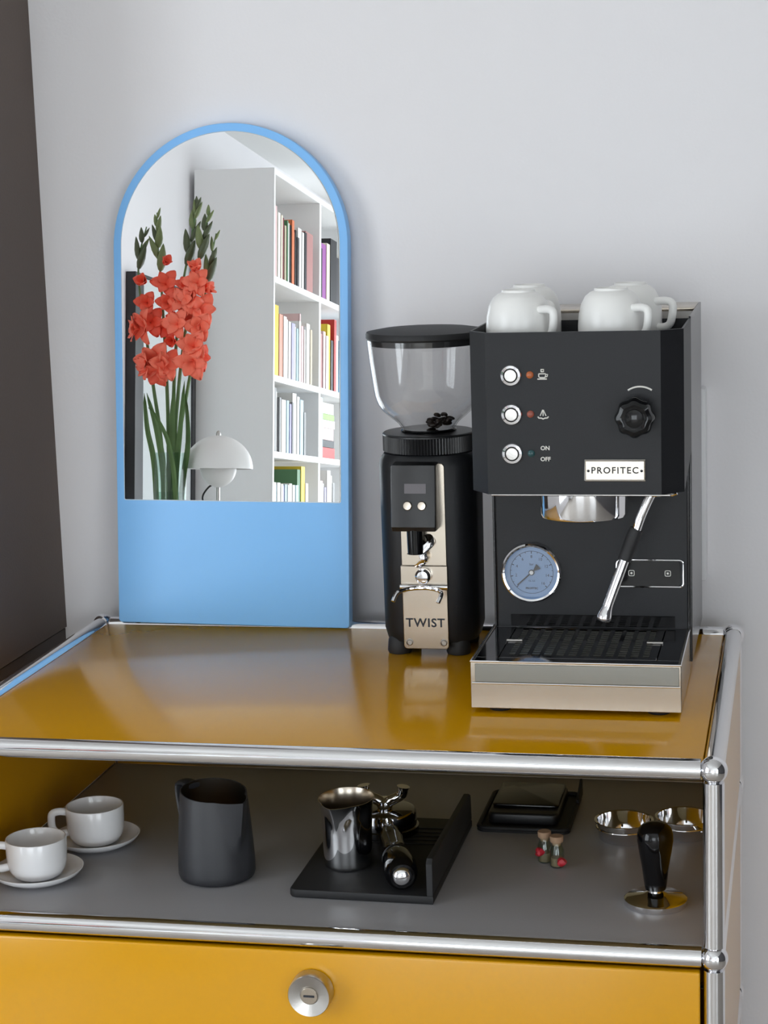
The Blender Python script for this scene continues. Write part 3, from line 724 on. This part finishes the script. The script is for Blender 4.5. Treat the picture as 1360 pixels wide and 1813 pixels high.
def vial(label, loc, rz, tilt, red):
    v = thing('tiny_vial', label, 'bottle', 'tiny corked vials')
    out = [(.0060, .0), (.0072, .0012), (.0074, .0030), (.0074, .0180), (.0055, .0220), (.0050, .0250), (.0056, .0262)]
    inn = [(r-.0008, max(z, .0012)) for r, z in out][::-1]
    obj('glass_body', lathe([(0, 0)]+out+inn+[(0, .0012)], 28), 'vaseglass', v)
    obj('cork', lathe([(.0042, .0225), (.0048, .0262), (.0066, .0266), (.0070, .0310), (.0066, .0325), (0, .0326)], 20), 'cork', v)
    obj('filling', lathe([(0, .0014), (.0060, .0014), (.0062, .0100), (0, .0110)], 20), 'cork', v, label='pale brown filling')
    b = nb(); bmesh.ops.create_icosphere(b, subdivisions=2, radius=.0048)
    for q_ in b.verts: q_.co *= 1+.15*math.sin(q_.co.x*1800+q_.co.z*1300)
    b.transform(Matrix.Translation(red)); obj('red_trinket', b, 'redseal', v)
    v.location = loc; v.rotation_euler = (tilt, 0, rz); return v
vial('tiny corked glass vial with red bead, the left one, before the scale', (-.1795, .2110, -.1699), .3, 0, (-.0060, -.0056, .0125))
vial('tiny corked glass vial with red bead, nearer the front, before the scale', (-.1655, .1985, -.1699), -.2, 0, (.0070, -.0056, .0070))

# ------------------------------------------------------------------ the room seen in the mirror
# bookcase: open side faces +x, runs away along -y
bc = thing('bookcase', 'tall white bookcase full of books, seen in the mirror', 'bookcase')
BX0, BX1, BY0 = -2.150, -1.842, -4.250
BAY = .700; ZT = 1.430; SH = [1.032, .664, .380, .060, -.300, -.780]
def cx(b, *a): return box(*a, .001, 1, bm=b)
obj('side_panel', cx(None, BX0, BX1, BY0-.020, BY0, RZ0, ZT), 'greyboard', bc)
obj('side_panel', cx(None, BX0, BX1, BY0-BAY*2-.028, BY0-BAY*2-.008, RZ0, ZT), 'greyboard', bc)
obj('divider', cx(None, BX0, BX1, BY0-BAY-.028, BY0-BAY, RZ0, ZT-.022), 'white_edge', bc)
obj('top_board', cx(None, BX0, BX1+.0005, BY0-BAY*2-.008, BY0-.020, ZT-.022, ZT), 'white_edge', bc)
obj('back_board', cx(None, BX0, BX0+.006, BY0-BAY*2-.008, BY0-.020, RZ0, ZT-.022), 'white_edge', bc)
for z in SH:
    for y1, y0 in ((BY0-.0205, BY0-BAY+.0005), (BY0-BAY-.0285, BY0-BAY*2-.0075)):
        obj('shelf', cx(None, BX0+.006, BX1, y0, y1, z-.024, z), 'white_edge', bc)
obj('edge_strip', cx(None, BX1+.0002, BX1+.001, BY0-.020, BY0, RZ0, ZT), 'white_edge', bc)
anchor(bc, (-1.996, BY0-BAY, RZ0))
PAL = {'white': 'F3F1EE', 'cream': 'EDE3CF', 'pink': 'E9C6C6', 'maroon': '7C2E38', 'green': '5E8A62', 'black': '222226', 'orange': 'E07A4A', 'salmon': 'E6A28C',
       'rose': 'B98480', 'grey': '9C9C9C', 'purple': 'A45AA8', 'yellow': 'E8CC3A', 'lavender': 'B9B4D8', 'pale blue': 'BCD9E6', 'blue': '6FA6C9', 'red': 'C63A34', 'beige': 'CFC2A8', 'lime': '9CCB6A', 'charcoal': '3C3A3E'}
BM = {k: mat('book cover '+k, v, .55, noise=.05, nscale=20) for k, v in PAL.items()}
ORD = ['first', 'second', 'third', 'fourth', 'fifth', 'sixth', 'seventh', 'eighth', 'ninth', 'tenth', 'eleventh', 'twelfth', 'thirteenth', 'fourteenth', 'fifteenth', 'sixteenth', 'seventeenth', 'eighteenth', 'nineteenth', 'twentieth']
def book(color, th, h, d, label, group, loc, flat=False):
    o = thing('book', label, 'book', group)
    # local: spine at x=0 facing +x, thickness along -y, height along z
    c = nb(); e = .002
    box(-d, -.002, -e, 0, 0, h, bm=c); box(-d, -.002, -th, -th+e, 0, h, bm=c); box(-.004, 0, -th, 0, 0, h, .0008, 1, bm=c)
    obj('cover', c, BM[color], o, smooth=0)
    obj('pages', box(-d+.003, -.0042, -th+e+.0001, -e-.0001, .003, h-.003), 'pages', o, smooth=0)
    o.location = loc
    if flat: o.rotation_euler = (PI/2, 0, 0)   # spine still towards the room
    return o
ROWS = [
 (0, 0, 'top', [('pink', .030, .262), ('cream', .026, .250), ('white', .034, .245), ('cream', .022, .24), ('maroon', .040, .236), ('beige', .024, .21), ('green', .018, .232), ('white', .038, .228), ('black', .016, .222), ('orange', .034, .245), ('salmon', .026, .205), ('black', .022, .215), ('charcoal', .030, .19), ('white', .055, .232), ('white', .030, .222), ('black', .032, .226), ('rose', .120, .235)]),
 (0, 1, 'top', [('black', .024, .20), ('purple', .085, .225), ('cream', .055, .235), ('black', .110, .262), ('charcoal', .08, .20), ('white', .06, .22), ('grey', .05, .21)]),
 (1, 0, 'second', [('yellow', .060, .262), ('cream', .022, .22), ('salmon', .052, .235), ('white', .044, .232), ('white', .040, .226), ('white', .036, .22), ('lavender', .050, .218), ('white', .034, .21), ('pale blue', .026, .205), ('white', .030, .236), ('pink', .018, .268), ('pink', .032, .222), ('white', .022, .21), ('grey', .024, .225), ('white', .052, .24), ('beige', .03, .22)]),
 (1, 1, 'second', [('rose', .030, .22), ('maroon', .028, .215), ('pink', .040, .235), ('white', .040, .22), ('yellow', .052, .272), ('black', .045, .21), ('red', .040, .30), ('white', .06, .24), ('blue', .05, .22)]),
 (2, 0, 'third', [('grey', .034, .238), ('white', .030, .225), ('charcoal', .014, .20), ('grey', .028, .205), ('beige', .018, .195), ('white', .062, .20), ('pale blue', .032, .20), ('blue', .024, .195), ('lavender', .026, .19), ('grey', .024, .198), ('white', .060, .235), ('white', .036, .225), ('pale blue', .048, .215), ('blue', .024, .205), ('grey', .03, .17)]),
 (2, 1, 'third', [('pale blue', .045, .245)]),
 (3, 0, 'fourth', [('white', .036, .205), ('pale blue', .030, .198), ('white', .044, .205), ('white', .030, .20), ('lavender', .036, .195), ('pale blue', .032, .20), ('white', .044, .198), ('white', .040, .205), ('white', .036, .20), ('pale blue', .040, .20), ('green', .05, .262), ('yellow', .060, .275), ('white', .04, .21)]),
 (3, 1, 'fourth', [('pink', .050, .225), ('white', .044, .215), ('lavender', .03, .20), ('white', .060, .27), ('white', .05, .25), ('grey', .04, .22)]),
]
BSIDE = ['left', 'right']
for row, bay, rn, bl in ROWS:
    y = BY0-.0225-bay*(BAY+.0075)
    grp = f'books on the {rn} shelf, {BSIDE[bay]} bay'
    for i, (c_, th, h) in enumerate(bl):
        book(c_, th-.0015, h, .17+.03*((i*7) % 5)/5, f'{c_} book, {ORD[i]} from left, {rn} shelf, {BSIDE[bay]} bay of bookcase', grp,
             (BX1-.001-.003*((i*5) % 3), y, SH[row]+.0001)); y -= th
# a pile of flat books beside the pale blue one on the third shelf, right bay
z = SH[2]+.0001; pile = [('red', .046, 'bottom'), ('black', .030, 'second from the bottom'), ('pink', .050, 'third from the bottom'), ('white', .034, 'fourth from the bottom'), ('lime', .024, 'second from the top'), ('white', .046, 'top')]
for i, (c_, th, w_) in enumerate(pile):
    book(c_, th-.001, .23-.012*(i % 3), .19, f'{c_} book lying flat, {w_} of the pile on the bookcase', 'pile of flat books', (BX1-.010, BY0-BAY-.0285-.062, z+th-.001), True)
    z += th
# picture on the far left wall
pc = thing('framed_picture', 'large pale framed picture in black frame, seen in the mirror', 'picture')
FY0, FY1, FZ0, FZ1 = -4.235, -3.560, .02, .965
for nm, a in (('frame_side', (FY1-.085, FY1, FZ0, FZ1)), ('frame_side', (FY0, FY0+.040, FZ0, FZ1))):
    obj(nm, box(RX0+.001, RX0+.036, a[0], a[1], a[2], a[3], .001, 1), 'frameblk', pc)
for a in ((FZ1-.012, FZ1), (FZ0, FZ0+.03)):
    obj('frame_rail', box(RX0+.001, RX0+.036, FY0+.040, FY1-.085, a[0], a[1], .001, 1), 'frameblk', pc)
obj('print', box(RX0+.001, RX0+.030, FY0+.040, FY1-.085, FZ0+.03, FZ1-.012), 'art', pc, smooth=0)
obj('picture_glass', box(RX0+.0305, RX0+.0325, FY0+.040, FY1-.085, FZ0+.03, FZ1-.012), 'pane', pc, smooth=0)
anchor(pc, (RX0+.018, (FY0+FY1)/2, FZ0))
# low white cabinet carrying the vase and the lamp
lc = thing('low_cabinet', 'low white cabinet under the vase and lamp behind the viewer', 'cabinet')
LX0, LX1, LY0, LY1, LZ = -2.13, -1.68, -4.15, -3.10, -.085
obj('carcass', box(LX0, LX1, LY0, LY1, RZ0+.08, LZ, .003, 2), 'white', lc)
for y0, y1 in ((LY0+.01, (LY0+LY1)/2-.003), ((LY0+LY1)/2+.003, LY1-.01)):
    d = obj('door', box(LX1+.0002, LX1+.018, y0, y1, RZ0+.09, LZ-.02, .002, 2), 'white', lc)
    obj('handle', box(LX1+.019, LX1+.034, (y0+y1)/2-.06, (y0+y1)/2+.06, LZ-.06, LZ-.05, .002, 2), 'steel', d)
for x in (LX0+.04, LX1-.04):
    for y in (LY0+.05, LY1-.05): obj('leg', tube([(x, y, RZ0+.0802), (x, y, RZ0)], .015, 16), 'steel', lc)
anchor(lc, ((LX0+LX1)/2, (LY0+LY1)/2, RZ0))
# table lamp: big half dome over a small upturned dome
lp = thing('table_lamp', 'pale grey dome table lamp with black cord, seen in the mirror', 'lamp')
Rd = .116
sh_o = [(Rd*math.cos(a), .380+.112*math.sin(a)) for a in [PI/2*k/18 for k in range(18)]]+[(0, .492)]
sh_i = [(0, .4895)]+[((Rd-.002)*math.cos(a), .380+.1095*math.sin(a)) for a in [PI/2*k/18 for k in range(17, -1, -1)]]
obj('shade', lathe(sh_o+sh_i, 64, closed=True), 'lamp', lp)
rb_ = .061
obj('lower_shade', lathe([(.012, .3185)]+[(rb_*math.cos(a), .382+.063*math.sin(a)) for a in [-PI/2+.25+(PI/2-.25)*k/14 for k in range(15)]]+[(rb_-.002, .392), (rb_-.004, .392), (rb_-.004, .383)]+[((rb_-.004)*math.cos(a), .382+.060*math.sin(a)) for a in [-(PI/2-.25)*k/14 for k in range(1, 14)]], 56, closed=True), 'lamp', lp)
obj('finial', lathe([(.0085, .491), (.0085, .498), (.007, .504), (.003, .508), (0, .509)], 20), 'steel_s', lp)
obj('pole', tube([(0, 0, .010), (0, 0, .3300)], .0065, 16), 'steel_s', lp)
obj('base', lathe([(.080, 0), (.0815, .003), (.080, .010), (.02, .013), (0, .013)], 48), 'lamp', lp)
obj('cord', tube(spline([(-.012, .006, .330), (-.030, .012, .318), (-.048, .016, .290), (-.044, .016, .262), (-.020, .012, .225), (-.012, .010, .16), (-.020, -.012, .08), (-.02, -.09, .010), (-.01, -.16, .0036)]), .0032, 8), 'blackpl', lp)
lp.location = (-1.8360, -3.55, LZ+.0001)

# vase with water
VX, VY = -1.963, -3.425
va = thing('glass_vase', 'clear cylindrical glass vase of water holding the gladioli, in the mirror', 'vase')
va_r = .054
obj('glass', lathe([(0, 0), (va_r-.003, 0), (va_r, .004), (va_r, .430), (va_r-.0030, .430), (va_r-.0030, .010), (0, .010)], 56), 'vaseglass', va)
obj('water', lathe([(0, .0105), (va_r-.0034, .0105), (va_r-.0034, .300), (0, .300)], 48), 'water', va)
va.location = (VX, VY, LZ+.0001)
# gladioli. local sketch: x to the right as the mirror shows it, z up, metres above the vase rim; depth along y
KX = .00195
def L(px, py, dy=0):   # sketch units -> metres in the plane of the bunch, origin at the vase rim centre
    return Vector(((px-303)*KX, dy, (800-py)*KX))
def petal_bm(size, bm, ang, openv, ruff, seed):
    rnd = random.Random(seed); nu, nv = 6, 5; t = bmesh.new(); g_ = []
    for i in range(nu+1):
        u = i/nu; row = []
        wv = math.sin(PI*min(1, u*.93+.05))**.7*.36
        for j in range(nv):
            v = (j/(nv-1)-.5)*2
            x = u*math.sin(openv*(.45+.65*u)); zz = u*math.cos(openv*(.45+.65*u))
            ripple = math.sin(v*7+seed*2.1+u*5)*ruff*u
            row.append(t.verts.new(((x)*size, v*wv*size, (zz+.16*v*v*(1-u)*.9+ripple)*size)))
        g_.append(row)
    for i in range(nu):
        for j in range(nv-1): t.faces.new((g_[i][j], g_[i][j+1], g_[i+1][j+1], g_[i+1][j]))
    t.transform(Matrix.Rotation(ang, 4, 'Z')); return add(bm, t)
def bloom_mesh(seed, openv):
    b = nb()
    for k in range(3): petal_bm(1.0, b, 2*PI*k/3+.1, openv, .05, seed+k)
    for k in range(3): petal_bm(.88, b, 2*PI*k/3+PI/3, openv*.75, .06, seed+5+k)
    bmesh.ops.solidify(b, geom=b.faces[:], thickness=.012)
    me = bpy.data.meshes.new('flower'); b.to_mesh(me); b.free()
    for p in me.polygons: p.use_smooth = True
    return me
BL = [bloom_mesh(1, 1.15), bloom_mesh(11, .85), bloom_mesh(21, .45)]
BLM = []
for m_ in ('petal', 'petal_d'):
    for me in BL:
        c_ = me.copy(); c_.materials.append(M[m_]); BLM.append(c_)
def bud_mesh():
    b = nb(); prof = [(0, 0), (.10, .08), (.17, .25), (.18, .45), (.13, .70), (.05, .92), (0, 1)]
    lathe(prof, 8, bm=b); b.transform(Matrix.Diagonal((1, .7, 1, 1)))
    return b
budA = bpy.data.meshes.new('bud'); b = bud_mesh(); b.to_mesh(budA); b.free()
for p in budA.polygons: p.use_smooth = True
budB = budA.copy(); budA.materials.append(M['budg']); budB.materials.append(M['budd'])
def aim(o, pos, d, s):
    q_ = Vector(d).normalized().to_track_quat('Z', 'Y').to_matrix().to_4x4()
    o.matrix_local = Matrix.Translation(pos) @ q_ @ Matrix.Diagonal((s, s, s, 1))
def gladiolus(label, path, blooms, nbud, budrange, seed, leaves=()):
    rnd = random.Random(seed)
    g_ = thing('gladiolus', label, 'flower', 'gladioli in the glass vase')
    pts = spline([L(*p) for p in path], 6); n_ = len(pts)
    rs = [.0080-.0060*i/(n_-1) for i in range(n_)]
    obj('stem', tube(pts, rs, 8), 'leafg', g_)
    top_i = n_-1
    for k in range(nbud):
        f = budrange[0]+(budrange[1]-budrange[0])*k/max(1, nbud-1); i = min(n_-2, int(f*(n_-1)))
        p_ = pts[i]; d = (pts[i+1]-pts[i]).normalized(); s = (-1)**k
        ln = .095-.055*(k/max(1, nbud-1))
        o = bpy.data.objects.new('bud', budB if rnd.random() < .45 else budA); COL.objects.link(o); o.parent = g_
        aim(o, p_-d*.01, d+Vector((s*.26, rnd.uniform(-.3, .3), 0)), ln)
    for (px, py, dy, size, kind, dx, dyy, dz) in blooms:
        o = bpy.data.objects.new('flower', BLM[kind]); COL.objects.link(o); o.parent = g_
        size *= .84; p_ = L(px, py, dy); dd = Vector((dx, dyy, dz)).normalized()
        aim(o, p_-dd*size*.35, dd, size)
    for lf in leaves: leaf(g_, *lf)
    g_.location = (VX, VY, LZ+.430); return g_
def leaf(parent, path, w):
    pts = spline([L(*p) for p in path], 6); t = bmesh.new(); a_, b_, c_ = [], [], []
    for i, p in enumerate(pts):
        u = i/(len(pts)-1); ww = w*(math.sin(PI*min(1, .18+u*.80))**.6)*(1 if u < .9 else (1-u)*8+.2)
        a_.append(t.verts.new(p+Vector((-ww, .004, 0)))); b_.append(t.verts.new(p+Vector((0, 0, 0)))); c_.append(t.verts.new(p+Vector((ww, .004, 0))))
    for i in range(len(pts)-1):
        t.faces.new((a_[i], b_[i], b_[i+1], a_[i+1])); t.faces.new((b_[i], c_[i], c_[i+1], b_[i+1]))
    bmesh.ops.solidify(t, geom=t.faces[:], thickness=.0012)
    return obj('leaf', t, 'leafg', parent)
F = 1   # towards the mirror is +y
gladiolus('gladiolus with the leftmost curved green spike, in the mirror', [(295, 985, 0), (290, 800, .01), (276, 690, .02), (262, 600, .02), (250, 520, .02), (249, 470, .02), (262, 418, .02)],
    [(262, 512, .05, .060, 5, -.2, 1, .2), (268, 548, .05, .062, 4, .1, 1, 0), (262, 588, .06, .085, 0, -.7, .8, -.1), (248, 592, .05, .070, 1, -1, .5, 0), (276, 580, .05, .070, 3, .4, 1, .1)], 5, (.80, .97), 3,
    [([(285, 985, .01), (280, 830, .02), (268, 760, .03), (262, 700, .03)], .010)])
gladiolus('gladiolus with the second green spike from the left, in the mirror', [(300, 985, 0), (300, 800, .0), (296, 680, 0), (290, 580, 0), (284, 500, 0), (278, 440, 0), (277, 393, 0)],
    [(298, 480, .03, .050, 5, .6, .6, .6), (300, 515, .04, .066, 3, .3, 1, .2), (303, 548, .04, .060, 4, .2, 1, 0), (300, 590, .03, .060, 3, 0, 1, -.2), (284, 648, .06, .095, 0, -.1, 1, -.3), (270, 655, .06, .075, 1, -.9, .8, -.1), (305, 652, .06, .075, 0, .7, .9, -.1), (286, 668, .06, .070, 3, 0, .9, -.7)], 7, (.72, .98), 5,
    [([(298, 985, .03), (300, 850, .04), (290, 770, .05), (270, 700, .05)], .012), ([(305, 985, .01), (310, 830, .02), (312, 740, .03), (316, 690, .03)], .011)])
gladiolus('gladiolus with the tallest pale green spike, in the mirror', [(305, 985, 0), (305, 800, -.01), (307, 690, -.01), (312, 600, -.01), (321, 520, -.01), (332, 460, -.01), (343, 400, -.01), (347, 378, -.01)],
    [(330, 545, .05, .075, 0, -.2, 1, .2), (323, 585, .07, .070, 0, -.1, 1, .1), (312, 575, .03, .050, 5, 0, 1, .3), (310, 612, .03, .052, 5, 0, 1, -.2), (333, 520, .03, .060, 4, .2, .8, .6)], 8, (.68, .99), 8,
    [([(310, 985, .02), (318, 850, .03), (326, 760, .03), (333, 680, .03)], .010)])
gladiolus('gladiolus with a green spike between the tallest and the rightmost, in the mirror', [(308, 985, 0), (310, 800, 0), (318, 700, .01), (328, 610, .01), (340, 540, .01), (352, 480, .01), (362, 430, .01), (371, 393, .01)],
    [(352, 492, .04, .062, 2, .1, .7, .7), (356, 515, .05, .066, 0, .1, 1, .2), (370, 527, .03, .058, 2, 1, .2, .4), (345, 540, .05, .070, 1, -.3, 1, .2), (346, 580, .04, .070, 1, .2, 1, 0)], 6, (.76, .98), 13,
    [([(312, 985, .04), (322, 880, .05), (312, 790, .06), (290, 740, .07), (276, 725, .07)], .008)])
gladiolus('gladiolus with the rightmost green spike, in the mirror', [(312, 985, 0), (316, 800, 0), (330, 700, -.01), (345, 620, -.01), (358, 550, -.01), (368, 490, -.01), (380, 430, -.01)],
    [(362, 560, .04, .080, 0, .6, 1, .1), (360, 590, .05, .078, 1, .3, 1, -.1), (352, 622, .06, .080, 1, .1, 1, .2), (350, 650, .06, .082, 0, .2, 1, -.3), (358, 640, .03, .065, 3, .9, .7, 0)], 5, (.78, .98), 21,
    [([(318, 985, .0), (325, 860, .0), (335, 780, .0), (330, 700, .0)], .010)])
